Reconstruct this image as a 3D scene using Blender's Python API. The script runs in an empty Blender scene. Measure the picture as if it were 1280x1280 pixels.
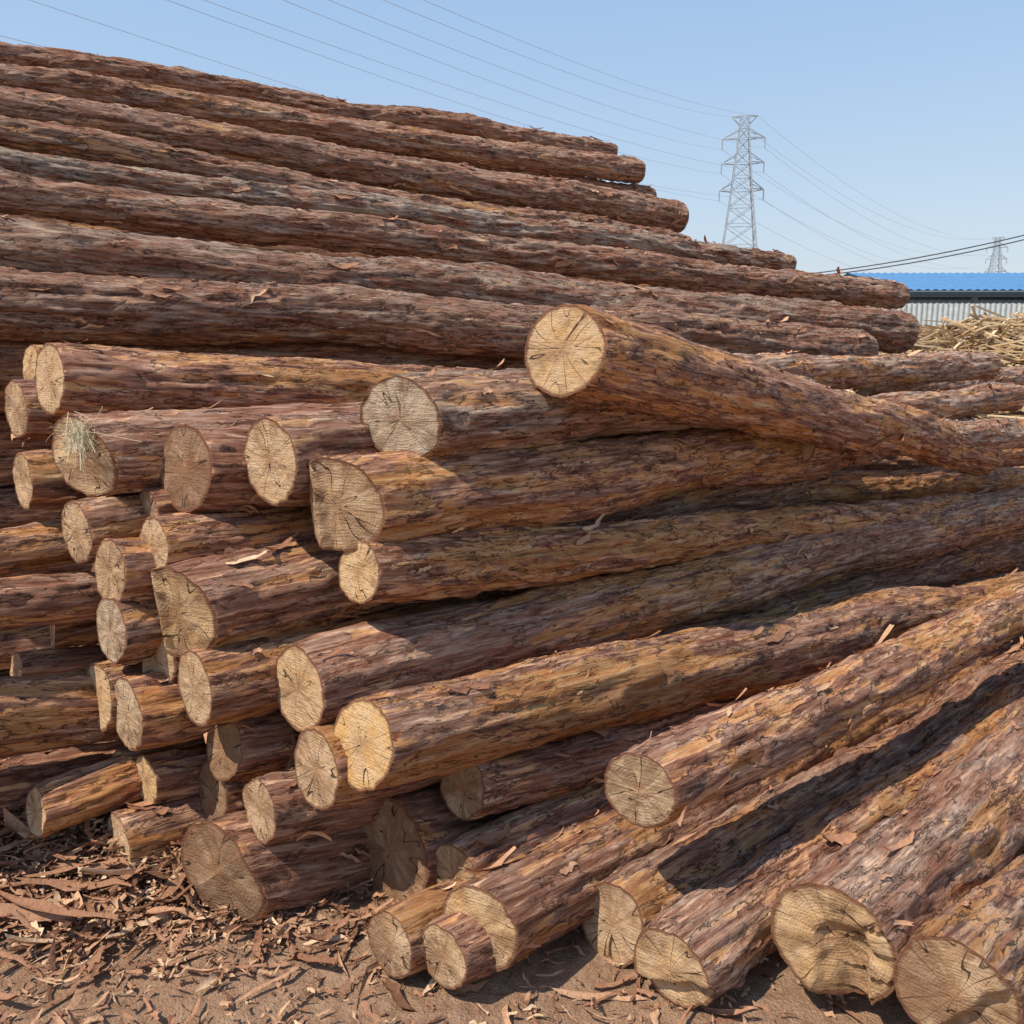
import bpy, math, numpy as np
from mathutils import Vector, Matrix
rng=np.random.default_rng(11)
F=1108.0; PITCH=math.radians(10.7); CAMH=1.5
def W(u,v,z):
    """image pixel (horizontal, vertical) and estimated depth, back-projected through the camera -> world position in metres"""
    xc=(u-640)/F*z; yc=-(v-640)/F*z
    return np.array([xc, z*math.cos(PITCH)+yc*math.sin(PITCH), CAMH-z*math.sin(PITCH)+yc*math.cos(PITCH)])
LOGS=[
('P',703,437,2.7,108,1228,571,1740,.8,0.0),
('1',62,475,2.75,85,470,500,1800,.95,2),
('2',500,525,2.55,106,1000,498,1800,.8,0),
('3',338,575,2.5,105,900,528,1800,.95,1),
('4',420,632,2.45,114,960,562,1800,.85,1),
('5',448,715,2.45,76,1200,640,1850,1.0,1),
('6',372,862,2.38,108,1290,633,1900,1.05,.8),
('7',452,930,2.2,112,1290,738,1900,1.1,.8),
('8',243,860,2.40,98,520,795,1850,1,3.5),
('9',800,990,2.1,96,1290,755,1800,1,2),
('10',640,845,2.9,74,1290,688,1850,1,1),
('11',598,1160,2.08,106,900,1000,1750,.95,3),
('12',765,1155,2.2,92,1290,820,1750,1.05,2),
('13',838,1215,2.02,102,1290,880,1750,1.0,2),
('14',1040,1182,1.95,150,1290,948,1750,.95,3),
('15',1195,1245,1.8,140,1300,1138,1750,1,3),
('16',578,985,2.40,74,900,905,1850,1,2),
('17',568,1095,2.32,76,800,985,1800,1,3),
('18',270,1093,2.35,124,420,1066,1800,.9,3),
('19',488,1065,2.45,140,580,1040,1800,.9,3),
('20',325,1012,2.32,76,470,985,1850,.95,3),
('21',395,962,2.28,94,500,938,1850,.95,4),
('22',148,1055,2.55,78,250,1025,1800,1,3),
('23',45,1015,2.5,60,150,980,1800,1.1,3),
('24',182,975,2.62,60,280,955,1800,1,3),
('24b',148,970,2.68,62,250,950,1800,1,3),
('25',158,893,2.5,90,300,868,1800,1,3.5),
('26',122,872,2.60,82,250,850,1800,1,3.5),
('27',280,935,2.52,74,400,915,1800,1,3),
('28',338,930,2.62,86,450,910,1800,1,3),
('29',265,990,2.6,76,380,970,1800,1,3),
('30',222,768,2.42,118,430,722,1800,.95,3),
('31',138,790,2.5,78,250,775,1800,1,3),
('32',137,715,2.5,78,250,705,1800,1,3),
('33',192,684,2.5,74,360,662,1800,1,3),
('34',185,645,2.65,64,300,630,1800,1,3),
('35',232,587,2.58,104,400,585,1800,1,3),
('36',97,572,2.6,105,250,562,1800,.9,3),
('37',28,600,2.75,66,150,595,1800,1,3),
('38',20,512,2.85,72,150,512,1800,1,3),
('39',38,455,3.0,46,150,460,1800,1,3),
('40',95,665,2.6,78,200,650,1800,1,3),
('43',20,838,2.75,42,150,825,1800,1.1,3),
('44',195,825,2.55,76,300,805,1800,1,3),
('41a',-160,770,2.3,62,115,748,1800,1,3),
('41b',-160,915,2.3,94,110,893,1800,1,3),
('41c',-140,1010,2.45,62,110,960,1800,1,3),
('41d',-140,705,2.5,55,110,675,1800,1,3),
('42a',488,1182,2.12,82,560,1150,1750,.95,2.5),
('42b',553,1197,2.06,74,620,1162,1750,.95,2.5),
('2b',860,470,4.2,46,1235,458,2000,.95,0),
('2c',950,522,4.1,46,1267,496,2000,.95,0),
('2d',1000,556,4.0,46,1290,538,2000,.95,1.5),
('2e',1080,483,6.0,28,1290,470,2200,.95,1.5),
('2f',800,598,4.4,48,1290,567,2000,1,1.5),
('5a',500,654,3.0,66,1290,597,1900,.95,1),
('5b',700,650,3.6,54,1290,622,1900,1,1),
('10b',760,770,3.4,62,1290,664,1900,1,1),
('RA2',765,192,8.6,24,0,74,2600,.85,1),
('RA',798,215,8.2,30,0,98,2600,.75,1),
('RA3',815,245,8.4,18,0,118,2600,.9,1),
('RB',848,272,7.8,40,0,135,2600,.75,1),
('RC',855,308,7.5,28,0,165,2600,.85,1),
('RD',985,331,7.4,27,0,202,2600,.8,1),
('RE',1123,370,7.0,34,0,236,2600,.78,1),
('RE2',1000,360,7.2,25,0,265,2600,.9,1),
('RF',1125,415,6.4,54,0,310,2600,.76,1),
('RG',1075,440,6.0,50,0,385,2600,.98,1),
('RH',1070,452,6.3,40,0,445,2600,.98,.5),
]
segs=[]
for L in LOGS:
    n,u1,v1,z1,s1,u2,v2,vp,tp,ext=L
    z2=z1*(vp-u1)/(vp-u2)
    a=W(u1,v1,z1); b=W(u2,v2,z2); l=np.linalg.norm(b-a); d=(b-a)/l; b=a+d*(l+ext)
    r1=s1*z1/F/2*(1.04 if n[0]!='R' else .95)
    segs.append((n,a,b,r1,r1*tp))

TAB=rng.random((32,32,32))
def vn(p):
    i=np.floor(p).astype(int); f=p-i; f=f*f*(3-2*f)
    x0,y0,z0=[i[...,k]%32 for k in range(3)]; x1,y1,z1=(x0+1)%32,(y0+1)%32,(z0+1)%32
    fx,fy,fz=f[...,0],f[...,1],f[...,2]
    c00=TAB[x0,y0,z0]*(1-fx)+TAB[x1,y0,z0]*fx; c10=TAB[x0,y1,z0]*(1-fx)+TAB[x1,y1,z0]*fx
    c01=TAB[x0,y0,z1]*(1-fx)+TAB[x1,y0,z1]*fx; c11=TAB[x0,y1,z1]*(1-fx)+TAB[x1,y1,z1]*fx
    return (c00*(1-fy)+c10*fy)*(1-fz)+(c01*(1-fy)+c11*fy)*fz
def fbm(p,o=3):
    s=0;a=.5;t=0
    for k in range(o):
        s=s+a*vn(p*2**k+k*7.3); t+=a; a*=.5
    return s/t
def mat(name):
    m=bpy.data.materials.new(name); m.use_nodes=True
    nt=m.node_tree; b=nt.nodes['Principled BSDF']; b.inputs['Roughness'].default_value=.85
    b.inputs['Specular IOR Level'].default_value=.25
    return m,nt,b
class NG:
    def __init__(s,nt): s.nt=nt
    def n(s,t,**k):
        x=s.nt.nodes.new(t)
        for a,b in k.items(): setattr(x,a,b)
        return x
    def l(s,a,b): s.nt.links.new(a,b)
    def inp(s,sock,v):
        if isinstance(v,bpy.types.NodeSocket): s.l(v,sock)
        else: sock.default_value=v
    def math(s,op,a,b=0,clamp=False):
        x=s.n('ShaderNodeMath',operation=op,use_clamp=clamp); s.inp(x.inputs[0],a); s.inp(x.inputs[1],b); return x.outputs[0]
    def vm(s,op,a,b):
        x=s.n('ShaderNodeVectorMath',operation=op); s.inp(x.inputs[0],a); s.inp(x.inputs[1],b); return x.outputs[0]
    def noise(s,v,sc,det=3,r=.6,dist=0):
        x=s.n('ShaderNodeTexNoise'); s.l(v,x.inputs['Vector']); x.inputs['Scale'].default_value=sc; x.inputs['Detail'].default_value=det
        x.inputs['Roughness'].default_value=r; x.inputs['Distortion'].default_value=dist; return x.outputs['Fac']
    def ramp(s,f,st):
        x=s.n('ShaderNodeValToRGB'); s.l(f,x.inputs[0]); e=x.color_ramp.elements
        while len(e)<len(st): e.new(.5)
        for k,(p,c) in enumerate(st):
            e[k].position=p; e[k].color=(*c,1) if len(c)==3 else c
        return x.outputs[0]
    def mr(s,f,a,b,c=0,d=1):
        x=s.n('ShaderNodeMapRange'); s.l(f,x.inputs[0])
        for k,v in zip((1,2,3,4),(a,b,c,d)): x.inputs[k].default_value=v
        return x.outputs[0]
    def mix(s,f,a,b,bt='MIX'):
        x=s.n('ShaderNodeMix',data_type='RGBA',blend_type=bt); s.inp(x.inputs[0],f)
        for sock,v in ((x.inputs[6],a),(x.inputs[7],b)):
            if isinstance(v,tuple): sock.default_value=(*v,1)
            else: s.l(v,sock)
        return x.outputs[2]
    def attr(s,name,t='GEOMETRY'):
        x=s.n('ShaderNodeAttribute',attribute_type=t,attribute_name=name); return x.outputs['Fac']
    def bump(s,h,st,dist,prev=None):
        x=s.n('ShaderNodeBump'); x.inputs['Strength'].default_value=st; x.inputs['Distance'].default_value=dist; s.l(h,x.inputs['Height'])
        if prev: s.l(prev,x.inputs['Normal'])
        return x.outputs[0]
def objvec(g):
    tc=g.n('ShaderNodeTexCoord').outputs['Object']; r=g.n('ShaderNodeObjectInfo').outputs['Random']
    off=g.n('ShaderNodeCombineXYZ'); k=g.math('MULTIPLY',r,37.0)
    for i in range(3): g.l(k,off.inputs[i])
    return tc,off.outputs[0],r
def bark_material():
    m,nt,b=mat('log_bark'); g=NG(nt); tc,off,rnd=objvec(g)
    v=g.vm('ADD',g.vm('MULTIPLY',tc,(1,1,.07)),off)
    v2=g.vm('ADD',g.vm('MULTIPLY',tc,(1,1,.22)),off)
    streak=g.noise(v,60,8,.72,.25)
    patch=g.noise(v2,12,8,.72,.3)
    fleck=g.noise(v2,40,5,.72,.5)
    broad=g.noise(v2,3.6,3,.6)
    fis=g.math('ABSOLUTE',g.math('SUBTRACT',g.noise(v2,15,5,.66,.4),.5))
    fism=g.math('MULTIPLY',g.mr(fis,.002,.018,1,0),g.mr(fleck,.40,.5))
    peelA=g.attr('peel'); warm=g.attr('warm','OBJECT'); grey=g.attr('grey','OBJECT')
    bark=g.ramp(streak,[(.33,(.13,.042,.022)),(.43,(.28,.112,.062)),(.53,(.46,.222,.132)),(.68,(.72,.47,.33))])
    gm=g.math('MULTIPLY',g.mr(patch,.44,.56),grey,True)
    gcol=g.ramp(streak,[(.33,(.19,.12,.085)),(.5,(.50,.37,.27)),(.68,(.80,.66,.53))])
    bark=g.mix(gm,bark,gcol)
    wood=g.ramp(streak,[(.3,(.27,.085,.025)),(.43,(.51,.20,.062)),(.55,(.71,.345,.125)),(.7,(.84,.57,.31))])
    pf=g.math('ADD',g.math('MULTIPLY',peelA,.4),g.math('MULTIPLY',g.math('SUBTRACT',patch,.5),3.0))
    pf=g.math('ADD',pf,g.math('ADD',g.math('MULTIPLY',g.math('SUBTRACT',warm,.5),1.1),g.math('MULTIPLY',g.math('SUBTRACT',streak,.5),1.6)))
    pf=g.math('ADD',pf,g.math('MULTIPLY',g.math('SUBTRACT',broad,.5),2.0))
    pm=g.mr(pf,.30,.62,0,.9)
    col=g.mix(pm,bark,wood)
    dk=g.mr(fleck,.58,.67,0,.55)
    col=g.mix(dk,col,(.11,.038,.02))
    col=g.mix(g.math('MULTIPLY',fism,.7),col,(.045,.018,.01))
    kn=g.attr('knot'); col=g.mix(g.math('MULTIPLY',kn,.75,True),col,(.06,.028,.016))
    hv=g.n('ShaderNodeHueSaturation'); g.l(col,hv.inputs['Color'])
    val=g.math('MULTIPLY',g.mr(rnd,0,1,.80,1.08),g.mr(broad,.3,.7,1.12,.88)); g.l(val,hv.inputs['Value'])
    g.l(hv.outputs[0],b.inputs['Base Color'])
    h=g.math('ADD',g.math('MULTIPLY',streak,1.7),g.math('MULTIPLY',g.math('SUBTRACT',1.0,pm),.3))
    h=g.math('ADD',h,g.math('MULTIPLY',fleck,-.6)); h=g.math('ADD',h,g.math('MULTIPLY',patch,1.2))
    h=g.math('ADD',h,g.math('MULTIPLY',fism,-.5))
    g.l(g.bump(h,.95,.014),b.inputs['Normal'])
    return m
def cut_material():
    m,nt,b=mat('log_end_grain'); g=NG(nt); tc,off,rnd=objvec(g)
    rr=g.attr('rad'); tone=g.attr('cut_tone','OBJECT'); stain_shade=g.attr('stain_shade','OBJECT')
    xy=g.vm('MULTIPLY',tc,(1,1,0))
    nv=g.n('ShaderNodeVectorMath',operation='NORMALIZE'); g.l(xy,nv.inputs[0])
    ln=g.n('ShaderNodeVectorMath',operation='LENGTH'); g.l(xy,ln.inputs[0])
    p=g.vm('ADD',tc,off)
    wob=g.noise(p,9,2,.5)
    ringp=g.math('ADD',g.math('MULTIPLY',ln.outputs['Value'],820),g.math('MULTIPLY',wob,26))
    ring=g.math('MULTIPLY',g.math('ADD',g.math('SINE',ringp),1),.5)
    fine=g.noise(p,150,3,.7); blot=g.noise(p,16,5,.65)
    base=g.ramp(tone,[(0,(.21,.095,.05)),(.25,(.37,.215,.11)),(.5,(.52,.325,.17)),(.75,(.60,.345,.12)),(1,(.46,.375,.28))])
    light=g.mix(.6,base,(.62,.46,.30))
    col=g.mix(g.mr(blot,.36,.62),base,light)
    rm=g.math('MULTIPLY',ring,g.mr(g.noise(p,13,2),.4,.6,.05,.24))
    col=g.mix(rm,col,g.mix(.5,base,(.2,.09,.035)))
    col=g.mix(g.mr(fine,.48,.72,0,.45),col,(.22,.11,.045))
    big=g.noise(g.vm('ADD',p,(3,1,7)),7,5,.65)
    cv=g.vm('ADD',g.vm('ADD',nv.outputs[0],off),g.vm('MULTIPLY',tc,(3,3,3)))
    wed=g.noise(cv,2.2,3,.6)
    st=g.math('ADD',g.math('ADD',g.math('MULTIPLY',big,.6),g.math('MULTIPLY',wed,.4)),g.math('MULTIPLY',stain_shade,.22))  # spreads dark stains; on some log ends this paints in overhang shade
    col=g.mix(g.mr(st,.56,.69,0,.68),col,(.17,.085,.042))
    heart=g.mr(rr,.0,.45,.5,0); col=g.mix(heart,col,(.30,.14,.06))
    ca=g.noise(cv,1.5,1,.5); crack=g.math('ABSOLUTE',g.math('SUBTRACT',ca,.5))
    cm=g.mr(crack,.003,.010,1,0)
    cm=g.math('MULTIPLY',cm,g.mr(g.noise(p,7,1),.34,.44)); cm=g.math('MULTIPLY',cm,g.mr(rr,.8,.97,1,0))
    col=g.mix(g.math('MULTIPLY',cm,.88),col,(.03,.016,.01))
    rim=g.math('ADD',rr,g.math('MULTIPLY',g.math('SUBTRACT',blot,.5),.14))
    col=g.mix(g.mr(rim,.90,.96,0,.9),col,(.15,.06,.03))
    g.l(col,b.inputs['Base Color'])
    h=g.math('SUBTRACT',g.math('ADD',g.math('MULTIPLY',fine,.8),g.math('MULTIPLY',ring,.12)),g.math('MULTIPLY',cm,2))
    saw=g.noise(g.vm('MULTIPLY',p,(1,9,1)),22,3); h=g.math('ADD',h,g.math('ADD',saw,blot))
    g.l(g.bump(h,.8,.005),b.inputs['Normal'])
    return m
def flake_material(name,k=1.0,red=1.0):
    m,nt,b=mat(name); g=NG(nt); tc=g.n('ShaderNodeTexCoord').outputs['Object']
    a=g.attr('tone'); n=g.noise(g.vm('MULTIPLY',tc,(1,1,.5)),90,3,.7)
    f=g.math('ADD',g.math('MULTIPLY',a,.7),g.math('MULTIPLY',n,.4))
    q=1.0/red
    col=g.ramp(f,[(.12,(.05*k,.024*k*q,.014*k*q)),(.35,(.18*k,.078*k*q,.042*k*q)),(.6,(.34*k,.17*k*q,.095*k*q)),(.8,(.50*k,.31*k*q,.18*k*q)),(1,(.62*k,.46*k*q,.30*k*q))])
    g.l(col,b.inputs['Base Color']); g.l(g.bump(n,.7,.006),b.inputs['Normal']); return m
BARK=bark_material(); CUT=cut_material(); FLK=flake_material('bark_flake',1.3)

def build_mesh(name,V,faces,mats,fm,smooth,attrs):
    me=bpy.data.meshes.new(name); me.vertices.add(len(V)); me.vertices.foreach_set('co',V.astype(np.float32).ravel())
    li=np.concatenate([f.ravel() for f in faces]).astype(np.int32)
    lt=np.concatenate([np.full(len(f),f.shape[1]) for f in faces]).astype(np.int32)
    ls=np.concatenate([[0],np.cumsum(lt)[:-1]]).astype(np.int32)
    me.loops.add(len(li)); me.loops.foreach_set('vertex_index',li)
    me.polygons.add(len(lt)); me.polygons.foreach_set('loop_start',ls)
    try: me.polygons.foreach_set('loop_total',lt)
    except Exception: pass
    me.polygons.foreach_set('material_index',np.asarray(fm,dtype=np.int32)); me.polygons.foreach_set('use_smooth',np.asarray(smooth,dtype=bool))
    for k,a in attrs.items():
        at=me.attributes.new(k,'FLOAT','POINT'); at.data.foreach_set('value',np.asarray(a,dtype=np.float32))
    for m in mats: me.materials.append(m)
    me.update(calc_edges=True); me.validate()
    return me

def strip(l,w,curl,bend,ns=6,nw=3):
    t=np.linspace(-.5,.5,ns)[:,None]*np.ones((1,nw)); s=np.ones((ns,1))*np.linspace(-.5,.5,nw)[None]
    ww=w*(1-.5*np.abs(2*t)**4)*rng.uniform(.6,1.15,(ns,nw))+w*rng.normal(0,.08,(ns,1))
    t=t+rng.normal(0,.045,t.shape)
    return t*l, s*ww+w*.2*rng.normal(0,1,(ns,1)), curl*(2*s)**2*w+bend*l*t*t*2
def gridq(ns,nw,o=0):
    i=np.arange(ns-1)[:,None]*nw+np.arange(nw-1)[None]; i=i.ravel()+o
    return np.stack([i,i+1,i+nw+1,i+nw],1)

def make_log(a,b,r1,r2,warm,grey,detail=1.0,tilt=(0,0),end='flat',flakes=50,bend=.03,rough=1.0,tone=.5,stain_shade=.3):
    L=np.linalg.norm(b-a); d=(b-a)/L
    x=np.cross(d,[0,0,1.]); x/=np.linalg.norm(x); y=np.cross(d,x)
    nt=int(64*detail); nz=int(max(20,L/(.02/detail)))
    sd=rng.random(3)*31
    Z=np.linspace(0,1,nz)**1.3*L
    th=np.arange(nt)/nt*2*np.pi
    TH,ZZ=np.meshgrid(th,Z); c,s=np.cos(TH),np.sin(TH)
    R=r1+(r2-r1)*(ZZ/L)
    rm=(r1+r2)/2
    calm=1-.6*np.exp(-(ZZ/.05)**2)
    P=lambda k,kz:np.stack([c*rm*k,s*rm*k,ZZ*kz],-1)+sd
    R=R*(1+.19*(vn(P(5,2.2))-.5)+.14*calm*(fbm(P(16,5),2)-.5))
    rid=fbm(P(42,5),3); R=R+.026*rough*calm*(rid-.5)*min(1,rm/.08)
    pl=fbm(P(30,5)+5,4)
    bark=np.clip((pl-.47)/.035,0,1)
    R=R+calm*(bark*.006*rough+.012*rough*(fbm(P(85,20),2)-.5))
    knot=np.zeros_like(R)
    for k in range(int(L*1.5)):
        t0=rng.random()*6.28; z0=rng.random()*L; kr=rng.uniform(.018,.038)
        dth=(TH-t0+np.pi)%(2*np.pi)-np.pi; dd=((dth*rm)**2+((ZZ-z0)/1.3)**2)/kr**2
        R=R+np.exp(-dd)*rng.uniform(.006,.024); knot=np.maximum(knot,np.exp(-dd*2.5))
    R[0]*=.985
    ba=rng.random()*6.28
    env=np.sin(np.pi*np.clip(ZZ/L,0,1)); bx=bend*np.cos(ba)*env+.04*(vn(np.stack([ZZ*1.1,ZZ*0+sd[0],ZZ*0],-1))-.5)*env*2
    by=bend*np.sin(ba)*env+.04*(vn(np.stack([ZZ*1.1,ZZ*0+sd[1],ZZ*0+9],-1))-.5)*env*2
    X=c*R+bx; Y=s*R+by
    def endoff(px,py):
        q=np.stack([px*30,py*30,px*0],-1)+sd
        o=tilt[0]*px+tilt[1]*py+.006*(vn(q)-.5)+.003*(vn(q*3)-.5)
        sm=lambda e,w:1/(1+np.exp(-np.clip(e/w,-30,30)))
        if end=='step':
            ph=sd[0]; k=px*np.cos(ph)+py*np.sin(ph)
            o=o+.03*sm(k/r1-.3+.15*(vn(q)-.5),.03)
        elif end=='wedge':
            k=px/r1
            o=o+np.where(k<-.3,(-.3-k)*r1*.7,0)-.03*sm(-.3-k+.15*(vn(q)-.5),.03)+np.clip(k,0,1)**2*r1*.2
        elif end=='bowl':
            k=(px+py)/r1
            o=o+.035*np.clip(k,0,2)+.02*(vn(q*.6)-.5)
        elif end=='break':
            k=(px-.15*r1)/r1; e2=np.floor((py/r1+.9)*2.2+.5*vn(q*.6))*.012
            o=o+.03*sm(.35-np.abs(k)+.2*(vn(q)-.5),.03)*sm(py/r1+.3,.05)+e2*sm(k+.1,.05)+.01*(vn(q*.9)-.5)
        return o
    fall=np.exp(-ZZ/(r1*1.2)); eo=endoff(c*r1,s*r1)
    ZZ2=ZZ+eo*fall
    V=[np.stack([X,Y,ZZ2],-1).reshape(-1,3)]
    i=np.arange(nz-1)[:,None]*nt; j=np.arange(nt)[None]; jn=(j+1)%nt
    q=np.stack([i+j,i+nt+j,i+nt+jn,i+jn],-1).reshape(-1,4)
    q=q[:,::-1]
    peel=1-bark; A_peel=[peel.ravel()]; A_knot=[knot.ravel()]; A_rad=[np.ones(nz*nt)]; A_tone=[np.zeros(nz*nt)]
    F4=[q]; F3=[]; M4=[np.zeros(len(q))]
    nr=20 if detail>.8 else 6
    base=nz*nt
    for near in (True,False):
        k0=0 if near else nz-1
        cx,cy=(0,0) if near else (bx[-1,0],by[-1,0])
        fr=np.linspace(1,1/nr,nr)[:,None]
        px=(X[k0]-cx)[None]*fr; py=(Y[k0]-cy)[None]*fr
        if near:
            pz=endoff(px,py)*1.0; pz[0]=ZZ2[0]
        else: pz=np.full_like(px,L)
        vv=np.stack([px+cx,py+cy,pz],-1).reshape(-1,3)
        ctr=np.array([[cx,cy,endoff(np.array([0.]),np.array([0.]))[0] if near else L]])
        V.append(vv);V.append(ctr); n=nr*nt+1
        i=np.arange(nr-1)[:,None]*nt
        qq=(np.stack([i+j,i+nt+j,i+nt+jn,i+jn],-1) if near else np.stack([i+j,i+jn,i+nt+jn,i+nt+j],-1)).reshape(-1,4)+base
        jj=np.arange(nt); o=base+(nr-1)*nt; cc=np.full(nt,base+nr*nt)
        t3=np.stack([o+jj,cc,o+(jj+1)%nt],1) if near else np.stack([o+jj,o+(jj+1)%nt,cc],1)
        F4.append(qq);M4.append(np.ones(len(qq)));F3.append(t3)
        A_rad.append(np.concatenate([(fr*np.ones((1,nt))).ravel(),[0]]))
        A_peel.append(np.zeros(n));A_knot.append(np.zeros(n));A_tone.append(np.zeros(n)); base+=n
    for k in range(int(flakes*L/4)):
        z0=rng.random()**1.2*(L-.2)+.05; t0=rng.random()*2*np.pi
        big=rng.random()<.14
        l=rng.uniform(.08,.2) if big else rng.uniform(.02,.09); w=rng.uniform(.012,.032) if big else rng.uniform(.005,.018)
        tz,tw,h=strip(l,w,rng.uniform(-.1,.35),rng.uniform(0,.4))
        if rng.random()<.4: h=h+ (tz/l+.5)**2*l*rng.uniform(0,.2)
        ang=rng.normal(0,.25); tz,tw=tz*math.cos(ang)-tw*math.sin(ang), tz*math.sin(ang)+tw*math.cos(ang)
        zz=np.clip(z0+tz,0.005,L-.005); aa=t0+tw/rm
        ki=np.clip(np.searchsorted(Z,zz)-1,0,nz-1); ti=np.round(aa/(2*np.pi)*nt).astype(int)%nt
        rr=R[ki,ti].mean()+.002+h+.002*rng.random(h.shape)
        vv=np.stack([np.cos(aa)*rr+bx[ki,0],np.sin(aa)*rr+by[ki,0],zz],-1).reshape(-1,3)
        V.append(vv); qq=gridq(6,3,base); F4.append(qq); M4.append(np.full(len(qq),2)); n=18
        A_rad.append(np.ones(n));A_peel.append(np.zeros(n));A_knot.append(np.zeros(n));A_tone.append(np.full(n,np.clip(rng.normal(.5,.18),0,1))); base+=n
    V=np.concatenate(V); F4=np.concatenate(F4); F3=np.concatenate(F3)
    fm=np.concatenate(M4+[np.ones(len(F3))])
    me=build_mesh('log',V,[F4,F3],[BARK,CUT,FLK],fm,fm!=1,{'peel':np.concatenate(A_peel),'knot':np.concatenate(A_knot),'rad':np.concatenate(A_rad),'tone':np.concatenate(A_tone)})
    ob=bpy.data.objects.new('log',me); bpy.context.collection.objects.link(ob)
    M=Matrix(((x[0],y[0],d[0],a[0]),(x[1],y[1],d[1],a[1]),(x[2],y[2],d[2],a[2]),(0,0,0,1))); ob.matrix_world=M
    ob['warm']=float(warm); ob['grey']=float(grey); ob['cut_tone']=float(tone); ob['stain_shade']=float(stain_shade)
    return ob

TILT={'P':(.22,0),'2':(.42,.1),'4':(.3,.1),'9':(.25,0),'11':(.25,0),'14':(.1,0),'15':(.1,.1),'18':(.25,.15),'30':(.2,.1),'28':(.2,0),'31':(.1,0),'36':(.2,.1),'35':(.2,-.05),'3':(.12,0)}
END={'4':'wedge','30':'wedge','14':'break','15':'step','36':'bowl','13':'step','18':'bowl','44':'wedge'}
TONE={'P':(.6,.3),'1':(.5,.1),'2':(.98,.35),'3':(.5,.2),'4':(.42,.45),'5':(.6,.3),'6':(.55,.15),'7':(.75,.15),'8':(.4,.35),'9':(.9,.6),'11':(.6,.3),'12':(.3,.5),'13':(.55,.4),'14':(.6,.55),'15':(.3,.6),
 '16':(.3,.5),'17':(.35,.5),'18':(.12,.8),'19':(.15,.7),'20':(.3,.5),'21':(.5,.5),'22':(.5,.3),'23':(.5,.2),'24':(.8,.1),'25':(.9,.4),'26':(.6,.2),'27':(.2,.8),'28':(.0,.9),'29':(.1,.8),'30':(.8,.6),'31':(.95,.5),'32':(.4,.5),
 '33':(.4,.4),'34':(.1,.7),'35':(.0,.8),'36':(.5,.2),'37':(.5,.4),'38':(.35,.5),'42a':(.3,.6),'42b':(.5,.5)}  # some dark ends carry painted shade of overhanging logs besides stains
for n,a,b,r1,r2 in segs:
    if n[0]=='R': warm,grey=rng.uniform(.1,.35),rng.uniform(.35,.7)
    elif n in('12','13','14','15','17'): warm,grey=rng.uniform(.4,.6),rng.uniform(.4,.65)
    elif n in('2b','2c','2d','2e'): warm,grey=.45,.8
    else: warm,grey=rng.uniform(.35,.75),rng.uniform(.05,.4)
    if n in('RD',): grey=1.3; warm=.0
    if n in('7','11','4','1','8','9'): warm=rng.uniform(.7,.88)
    if n in('2',): warm,grey=.4,.8
    if n in('35','34','28'): warm,grey=.4,0
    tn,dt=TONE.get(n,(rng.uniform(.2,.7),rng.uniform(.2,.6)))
    make_log(a,b,r1,r2,warm,grey,1.0,TILT.get(n,(rng.uniform(0,.12),rng.normal(0,.06))),END.get(n,'flat'),flakes=55 if n[0]!='R' else 90,bend=rng.uniform(.0,.035) if n[:2]!='10' else 0,rough=1.1 if n[0]!='R' else 1.6,tone=tn,stain_shade=dt)

all_s=[(a,b,(r1+r2)/2) for n,a,b,r1,r2 in segs]
def close(a,b,r,lst,k=.9):
    t=np.linspace(0,1,14)[:,None]; p=a+(b-a)*t
    for A,B,R in lst:
        dd=B-A; l2=dd@dd; u=np.clip(((p-A)@dd)/l2,0,1); m=np.linalg.norm(p-(A+u[:,None]*dd),axis=1).min()
        if m<(r+R)*k: return True
    return False
az=math.radians(48); D=np.array([math.sin(az),math.cos(az),0]); Pp=np.array([math.cos(az),-math.sin(az),0])
front=[(a@Pp,a[2],a@D,n,b@Pp,b[2]) for n,a,b,r1,r2 in segs if n[0]!='R' and n not in('P','2b','2c','2d','2e','2f','5a','5b','10b')]
nf=0
for it in range(3000):
    q=rng.uniform(-3.4,.3); h=rng.uniform(.06,1.2); r=rng.uniform(.06,.10)
    if h<r: h=r
    if not (q<-1.9 or (h<.17 and q<-.7)): continue
    if not any(f[0]>=q+.06 and f[1]>=h+.12 for f in front): continue
    if not any(abs(f[0]-q)<.3 and f[1]>h+.1 for f in front): continue
    ds=sorted(front,key=lambda f:(f[0]-q)**2+(f[1]-h)**2)[:4]
    s0=max(f[2] for f in ds)+rng.uniform(.1,.45)
    a=D*s0+Pp*q; a[2]=h; d2=D-Pp*rng.uniform(0,.03); b=a+d2*rng.uniform(3.6,4.6)
    if close(a,b,r,all_s,.83): continue
    all_s.append((a,b,r)); nf+=1
    make_log(a,b,r,r*.95,rng.uniform(.4,.6),.1,.55,(rng.normal(0,.1),rng.normal(0,.1)),'flat',flakes=10,tone=rng.uniform(.1,.6),stain_shade=.6)
    if nf>60: break
rear=[s for s in segs if s[0][0]=='R']
for n,a,b,r1,r2 in rear:
    d=(b-a)/np.linalg.norm(b-a); pr=np.cross(d,[0,0,1.]); pr/=np.linalg.norm(pr)
    if pr[1]<0: pr=-pr
    for k in range(1,3):
        r=rng.uniform(.09,.12)
        for dz in (-.06,-.24):
            a2=a+pr*(.25*k)+np.array([0,0,dz-.05*k])+d*rng.uniform(.1,.7); b2=b+pr*(.25*k)+np.array([0,0,dz-.05*k])
            if min(a2[2],b2[2])<r or close(a2,b2,r,all_s,.75): continue
            all_s.append((a2,b2,r))
            make_log(a2,b2,r,r,.3,.4,.5,(0,0),'flat',flakes=8)
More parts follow.
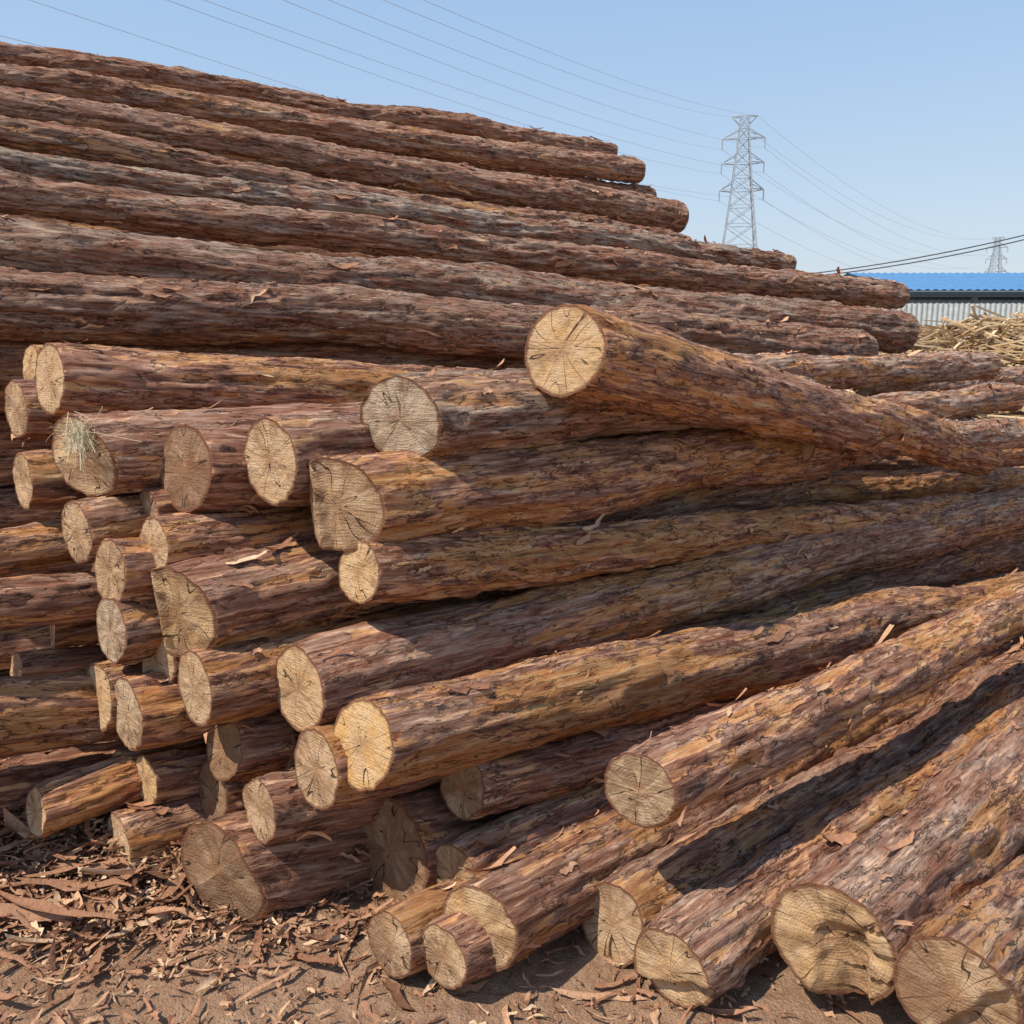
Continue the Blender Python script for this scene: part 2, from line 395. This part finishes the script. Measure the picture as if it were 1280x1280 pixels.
azr=math.radians(63); Dr=np.array([math.sin(azr),math.cos(azr),0]); Pr=np.array([-Dr[1],Dr[0],0])
for row in range(7):
    for k in range(3):
        h=.12+row*.2; base_=np.array([-3.6,3.35,0])+Pr*(k*.24+.06*row); a=base_.copy(); a[2]=h; b=a+Dr*rng.uniform(6.8,7.6)
        if close(a,b,.1,all_s,.7): continue
        all_s.append((a,b,.1)); make_log(a,b,.1,.11,.4,.3,.5,(0,0),'flat',flakes=8)

def ground():
    g1=np.concatenate([-np.geomspace(1500,6,26),np.arange(-5.9,9,.05),np.geomspace(9.2,1500,26)])
    g2=np.concatenate([-np.geomspace(1500,2,18),np.arange(-1.9,9,.05),np.geomspace(9.2,2500,28)])
    X,Y=np.meshgrid(g1,g2); nearm=np.exp(-np.clip(np.hypot(X,Y-3)-7,0,None)/3)
    p=np.stack([X,Y,X*0],-1); sl=np.clip((Y-3.2)/3,0,1)
    Z=(.07*(fbm(p*1.3,3)-.5)+.04*(fbm(p*9,3)-.5))*nearm-.02-.14*sl*sl*(3-2*sl)
    V=np.stack([X,Y,Z],-1).reshape(-1,3); ns,nw=X.shape; q=gridq(ns,nw)
    m,nt,b=mat('dirt_ground'); g=NG(nt); tc=g.n('ShaderNodeNewGeometry').outputs['Position']
    n1=g.noise(tc,1.1,5,.65); n2=g.noise(tc,28,6,.75); n3=g.noise(tc,140,3,.7); n4=g.noise(tc,.03,4,.6)
    col=g.ramp(n2,[(.3,(.24,.13,.075)),(.5,(.45,.275,.165)),(.72,(.62,.42,.27))])
    col=g.mix(g.mr(n1,.35,.65,0,.5),col,(.36,.19,.105)); col=g.mix(g.mr(n3,.58,.70,0,.6),col,(.16,.07,.04))
    sep=g.n('ShaderNodeSeparateXYZ'); g.l(tc,sep.inputs[0]); far=g.mr(sep.outputs[1],6,14)
    col=g.mix(g.math('MULTIPLY',far,.8),col,g.mix(n4,(.38,.29,.2),(.48,.40,.3)))
    g.l(col,b.inputs['Base Color']); g.l(g.bump(g.math('ADD',n2,g.math('MULTIPLY',n3,.5)),.9,.03),b.inputs['Normal'])
    me=build_mesh('ground',V,[q],[m],np.zeros(len(q)),np.ones(len(q),bool),{})
    ob=bpy.data.objects.new('ground',me); bpy.context.collection.objects.link(ob)
ground()
def scatter(name,N,gen,material):
    V=[];Fq=[];T=[];o=0
    for k in range(N):
        pos,l,w,zoff=gen(k)
        tz,tw,h=strip(l,w,rng.uniform(-.4,.5),rng.uniform(-.3,.4),6,3)
        p=np.stack([tz,tw,h],-1).reshape(-1,3)+rng.normal(0,.0008,(18,3))
        a,bb,cc=rng.random()*6.28,rng.normal(0,.18),rng.normal(0,.4)
        M=np.array(Matrix.Rotation(a,3,'Z')@Matrix.Rotation(bb,3,'Y')@Matrix.Rotation(cc,3,'X'))
        p=p@M.T; p=p+pos; p[:,2]+=zoff
        V.append(p); Fq.append(gridq(6,3,o)); T.append(np.full(18,np.clip(rng.normal(.5,.25),0,1))); o+=18
    V=np.concatenate(V);Fq=np.concatenate(Fq)
    me=build_mesh(name,V,[Fq],[material],np.zeros(len(Fq)),np.ones(len(Fq),bool),{'tone':np.concatenate(T)})
    ob=bpy.data.objects.new(name,me); bpy.context.collection.objects.link(ob); return ob
def gd(k):
    if k<9500:
        x=rng.normal(-1.3,.5); y=2.4-.12*(x+1.1)+rng.normal(0,.2); z=max(0,.15*math.exp(-((x+1.3)**2/.4+(y-2.5)**2/.1)))*rng.random()
    elif k<13000:
        x=rng.uniform(-2.2,1.5); y=rng.uniform(1.6,3.4); z=0
    else: x=rng.uniform(-4,3); y=rng.uniform(.8,6); z=0
    big=rng.random()<.13
    return np.array([x,y,z]),(rng.uniform(.07,.2) if big else rng.uniform(.01,.05)),(rng.uniform(.008,.026) if big else rng.uniform(.003,.014)),rng.uniform(-.012,.008)
scatter('bark_debris',15500,gd,flake_material('bark_litter',1.2,.97))
def gs(k):
    c=[(-1.12,2.28),(-.98,2.2),(-1.25,2.4),(-.9,2.32),(-1.3,2.1)][k%5]
    return np.array([c[0]+rng.normal(0,.08),c[1]+rng.normal(0,.06),.05]),rng.uniform(.25,.42),rng.uniform(.025,.055),0.0
scatter('wood_splinters',12,gs,flake_material('splinter_wood',1.25,.95))
def hay():
    c=W(98,542,2.53); V=[];Fq=[];o=0
    for k in range(300):
        n=6; t=np.linspace(0,1,n); st=rng.normal(0,.017,3); dr=rng.normal(0,1,3); dr[2]-=.4; dr[1]*=.5; dr/=np.linalg.norm(dr); l=rng.uniform(.010,.036) if rng.random()<.96 else .09
        curl=rng.normal(0,.04,3)*l/.03*.6; p=c+st+dr*l*t[:,None]+curl*(t[:,None]**2)+np.array([0,0,-.02])*t[:,None]**2
        w=np.cross(dr,[0,1,0]); w=w/np.linalg.norm(w)*.0008
        vv=np.stack([p-w,p+w],1).reshape(-1,3); V.append(vv); Fq.append(gridq(n,2,o)); o+=2*n
    V=np.concatenate(V);Fq=np.concatenate(Fq)
    m,nt,b=mat('dry_grass'); b.inputs['Base Color'].default_value=(.58,.50,.33,1)
    me=build_mesh('dry_grass_tuft',V,[Fq],[m],np.zeros(len(Fq)),np.ones(len(Fq),bool),{})
    ob=bpy.data.objects.new('dry_grass_tuft',me); bpy.context.collection.objects.link(ob)
hay()

def beams(name,items,material):
    V=[];Fq=[];o=0
    for p,q,w in items:
        p=np.array(p,float);q=np.array(q,float); d=q-p; L=np.linalg.norm(d); d/=L
        u=np.cross(d,[0,0,1.]) if abs(d[2])<.95 else np.cross(d,[1.,0,0]); u/=np.linalg.norm(u); v=np.cross(d,u)
        h=w/2 if np.isscalar(w) else None
        hu,hv=(h,h) if h is not None else (w[0]/2,w[1]/2)
        c=[p-u*hu-v*hv,p+u*hu-v*hv,p+u*hu+v*hv,p-u*hu+v*hv]; c+= [x+d*L for x in c]
        V+=c; Fq+=[[o+3,o+2,o+1,o],[o+4,o+5,o+6,o+7],[o,o+1,o+5,o+4],[o+1,o+2,o+6,o+5],[o+2,o+3,o+7,o+6],[o+3,o,o+4,o+7]]; o+=8
    me=build_mesh(name,np.array(V),[np.array(Fq)],[material],np.zeros(len(Fq)),np.zeros(len(Fq),bool),{})
    ob=bpy.data.objects.new(name,me); bpy.context.collection.objects.link(ob); return ob
def simple(name,c,r=.7,metal=0):
    m,nt,b=mat(name); g=NG(nt); tc=g.n('ShaderNodeTexCoord').outputs['Object']; n=g.noise(tc,3,4,.6)
    g.l(g.mix(g.mr(n,.3,.7),tuple(x*.85 for x in c),tuple(min(1,x*1.12) for x in c)),b.inputs['Base Color']); b.inputs['Roughness'].default_value=r; b.inputs['Metallic'].default_value=metal; return m
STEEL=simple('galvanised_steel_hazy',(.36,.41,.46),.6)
def pylon(cx,cy,sc,yaw):
    it=[]; cyaw,syaw=math.cos(yaw),math.sin(yaw)
    def P(x,y,z): return (cx+(x*cyaw-y*syaw)*sc, cy+(x*syaw+y*cyaw)*sc, z*sc)
    def hw(z): return np.interp(z,[0,11,30,40.5,44.5],[5.2,4.2,2.0,1.0,.7])
    lv=[0,6,11,16,20.5,24.5,28,31,33.5,36,38.3,40.5,42.5,44.5]
    cs=[(-1,-1),(1,-1),(1,1),(-1,1)]
    for a,b in zip(lv[:-1],lv[1:]):
        ha,hb=hw(a),hw(b)
        for k in range(4):
            s,t=cs[k],cs[(k+1)%4]
            it.append((P(s[0]*ha,s[1]*ha,a),P(s[0]*hb,s[1]*hb,b),.24*sc))
            it.append((P(s[0]*ha,s[1]*ha,a),P(t[0]*hb,t[1]*hb,b),.12*sc)); it.append((P(t[0]*ha,t[1]*ha,a),P(s[0]*hb,s[1]*hb,b),.12*sc))
            it.append((P(s[0]*hb,s[1]*hb,b),P(t[0]*hb,t[1]*hb,b),.12*sc))
    tips=[]
    for z,w in ((44.5,2.4),(40.5,4.0),(36,4.0),(31,4.2)):
        for sg in (-1,1):
            h=hw(z); tip=P(sg*w,0,z)
            for yy in (-1,1):
                it.append((P(sg*h,yy*h,z),tip,.18*sc)); it.append((P(sg*hw(z+1.6 if z<44 else z-1.5),yy*h,z+1.6 if z<44 else z-1.5),tip,.14*sc))
            if z<44:
                lo=P(sg*w,0,z-1.9); it.append((tip,lo,.22*sc)); tips.append(lo)
            else: tips.append(tip)
    return beams('transmission_tower',it,STEEL),tips
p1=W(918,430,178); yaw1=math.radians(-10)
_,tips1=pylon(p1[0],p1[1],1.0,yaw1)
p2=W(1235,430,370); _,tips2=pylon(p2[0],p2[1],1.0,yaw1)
WIRE=simple('wire_metal',(.46,.54,.64),.6); DARK=simple('cable_black',(.08,.09,.10),.6)
def wires(name,sp,rad,material):
    cu=bpy.data.curves.new(name,'CURVE'); cu.dimensions='3D'; cu.bevel_depth=rad; cu.bevel_resolution=1
    for A,B,sag in sp:
        A=np.array(A);B=np.array(B); n=40; s=cu.splines.new('POLY'); s.points.add(n-1)
        for k in range(n):
            t=k/(n-1); p=A+(B-A)*t; p[2]-=4*sag*t*(1-t); s.points[k].co=(*p,1)
    cu.materials.append(material); ob=bpy.data.objects.new(name,cu); bpy.context.collection.objects.link(ob)
ends=[W(250,-98,42),W(275,-112,42),W(100,-105,42),W(125,-118,42),W(-60,-100,42),W(-35,-106,42),W(-250,-97,42),W(-250,-20,42)]
wires('power_line',[(tips1[i],ends[i],1.6) for i in range(8)],.022,WIRE)
wires('power_line',[(tips1[i],tips2[i],8) for i in range(8)],.03,WIRE)
wires('utility_cable',[(W(985,348,26),W(1420,262,22),.25),(W(985,345,26),W(1420,257,22),.22)],.018,DARK)
for u,v,z in ((985,344,26),(1420,255,22)):
    c=W(u,v,z); beams('utility_pole',[((c[0],c[1],-.3),(c[0],c[1],c[2]+.05),.24),((c[0]-.7,c[1],c[2]),(c[0]+.7,c[1],c[2]),.1)],simple('concrete_pole',(.4,.38,.35)))
def warehouse():
    e=bpy.data.objects.new('blue_roof_warehouse',None); bpy.context.collection.objects.link(e)
    y0=62.;x0=26.;x1=75.;H=5.1; rise=1.85;dep=9.
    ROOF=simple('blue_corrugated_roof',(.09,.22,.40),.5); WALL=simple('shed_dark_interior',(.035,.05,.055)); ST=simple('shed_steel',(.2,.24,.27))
    n=int((x1-x0)/.14); X=x0+np.arange(n)*.14; z=.05*np.sin(np.arange(n)*np.pi/2*1.0+.4)
    V=[]
    for yy,zz in ((y0-1,H),(y0+dep,H+rise),(y0+2*dep+1,H)):
        V.append(np.stack([X,np.full(n,yy),zz+z],-1))
    V=np.concatenate(V); q=gridq(3,n)
    me=build_mesh('roof',V,[q],[ROOF],np.zeros(len(q)),np.zeros(len(q),bool),{}); ro=bpy.data.objects.new('roof',me); bpy.context.collection.objects.link(ro); ro.parent=e
    it=[((x,y0,-.2),(x,y0,H-.1),.3) for x in np.arange(x0+.3,x1,5.2)]+[((x0,y0-.9,H-.15),(x1,y0-.9,H-.15),(.25,.2))]
    it+=[((x,y0-.9,H-.2),(x,y0+dep,H+rise-.2),.15) for x in np.arange(x0+.3,x1,5.2)]
    o=beams('posts',it,ST); o.parent=e
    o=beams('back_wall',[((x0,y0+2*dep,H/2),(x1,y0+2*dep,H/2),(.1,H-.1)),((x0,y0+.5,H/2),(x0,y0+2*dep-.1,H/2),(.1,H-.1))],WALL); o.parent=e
    o=beams('fascia',[((x0,y0-1.02,H-.32),(x1,y0-1.02,H-.32),(.06,.34))],WALL); o.parent=e
warehouse()
n=900; X=16+np.arange(n)*.075; yy=52+.03*np.sign(np.sin(np.arange(n)*np.pi/2+.3)); V=np.concatenate([np.stack([X,yy,np.full(n,z)],-1) for z in (-.3,3.8)]); q=gridq(2,n)
me=build_mesh('sheet_metal_fence',V,[q],[simple('fence_pale_metal',(.50,.53,.51))],np.zeros(len(q)),np.zeros(len(q),bool),{}); ob=bpy.data.objects.new('sheet_metal_fence',me); bpy.context.collection.objects.link(ob)
def lumber():
    it=[]
    hf=lambda x,y:2.1*math.exp(-((y-25)/4.2)**2)*(.55+.7*vn(np.array([[x*.45,3.3,1.1]]))[0])*min(1,max(0,(x-8)/4))
    for k in range(3800):
        x=rng.uniform(8,30); y=rng.uniform(18.5,28)
        z=hf(x,y)+rng.uniform(-.1,.25); a=rng.normal(.1,1.0); l=rng.uniform(.6,2.4); t=rng.normal(0,.22)
        d=np.array([math.cos(a)*math.cos(t),math.sin(a)*math.cos(t),math.sin(t)])*l/2; c=np.array([x,y,z])
        it.append((c-d,c+d,(rng.uniform(.03,.09),rng.uniform(.02,.05))))
    m,nt,b=mat('scrap_wood'); g=NG(nt); isl=g.n('ShaderNodeNewGeometry').outputs['Random Per Island']
    g.l(g.ramp(isl,[(0,(.24,.13,.06)),(.4,(.54,.37,.2)),(.75,(.72,.56,.35)),(1,(.34,.25,.17))]),b.inputs['Base Color'])
    beams('scrap_lumber_pile',it,m)
    X,Y=np.meshgrid(np.linspace(7,35,70),np.linspace(18,31,40)); Z=1.9*np.exp(-((Y-25)/4.2)**2)*(.55+.7*vn(np.stack([X*.45,X*0+3.3,X*0+1.1],-1)))*np.clip((X-8)/4,0,1)*np.clip((35-X)/3,0,1)-.2
    q=gridq(*X.shape); me=build_mesh('wood_chip_mound',np.stack([X,Y,Z],-1).reshape(-1,3),[q],[simple('wood_chip',(.30,.20,.12))],np.zeros(len(q)),np.ones(len(q),bool),{}); ob=bpy.data.objects.new('wood_chip_mound',me); bpy.context.collection.objects.link(ob)
lumber()

cam=bpy.data.cameras.new('camera'); co=bpy.data.objects.new('camera',cam); bpy.context.collection.objects.link(co)
cam.lens=36*F/1280; cam.clip_end=6000; co.location=(0,0,CAMH); co.rotation_euler=(math.pi/2-PITCH,0,0)
bpy.context.scene.camera=co
sd=Vector((-.5,-.3,.85)).normalized(); el=math.asin(sd.z); rot=math.atan2(sd.x,sd.y)
w=bpy.data.worlds.new('World'); bpy.context.scene.world=w; w.use_nodes=True
nt=w.node_tree; g=NG(nt); sk=nt.nodes.new('ShaderNodeTexSky'); sk.sky_type='NISHITA'; sk.sun_disc=False; sk.sun_elevation=el; sk.sun_rotation=rot
sk.air_density=1.6; sk.dust_density=1.0; sk.ozone_density=4
sep=g.n('ShaderNodeSeparateXYZ'); g.l(g.n('ShaderNodeTexCoord').outputs['Generated'],sep.inputs[0])
haze=g.ramp(sep.outputs[2],[(0,(.66,.75,.86)),(.10,(.59,.71,.88)),(.28,(.42,.60,.87)),(.55,(.28,.48,.82)),(1,(.16,.33,.70))])
S=.15
hz=g.mix(1.0,haze,(1/S,1/S,1/S),'MULTIPLY')
g.l(g.mix(.75,sk.outputs[0],hz),nt.nodes['Background'].inputs[0]); nt.nodes['Background'].inputs[1].default_value=S
sl=bpy.data.lights.new('sun','SUN'); sl.energy=5.0; sl.angle=.009; sl.color=(1,.92,.80); so=bpy.data.objects.new('sun',sl); bpy.context.collection.objects.link(so)
so.rotation_euler=sd.to_track_quat('Z','Y').to_euler()
vs=bpy.context.scene.view_settings; vs.view_transform='Standard'; vs.look='None'; vs.exposure=0
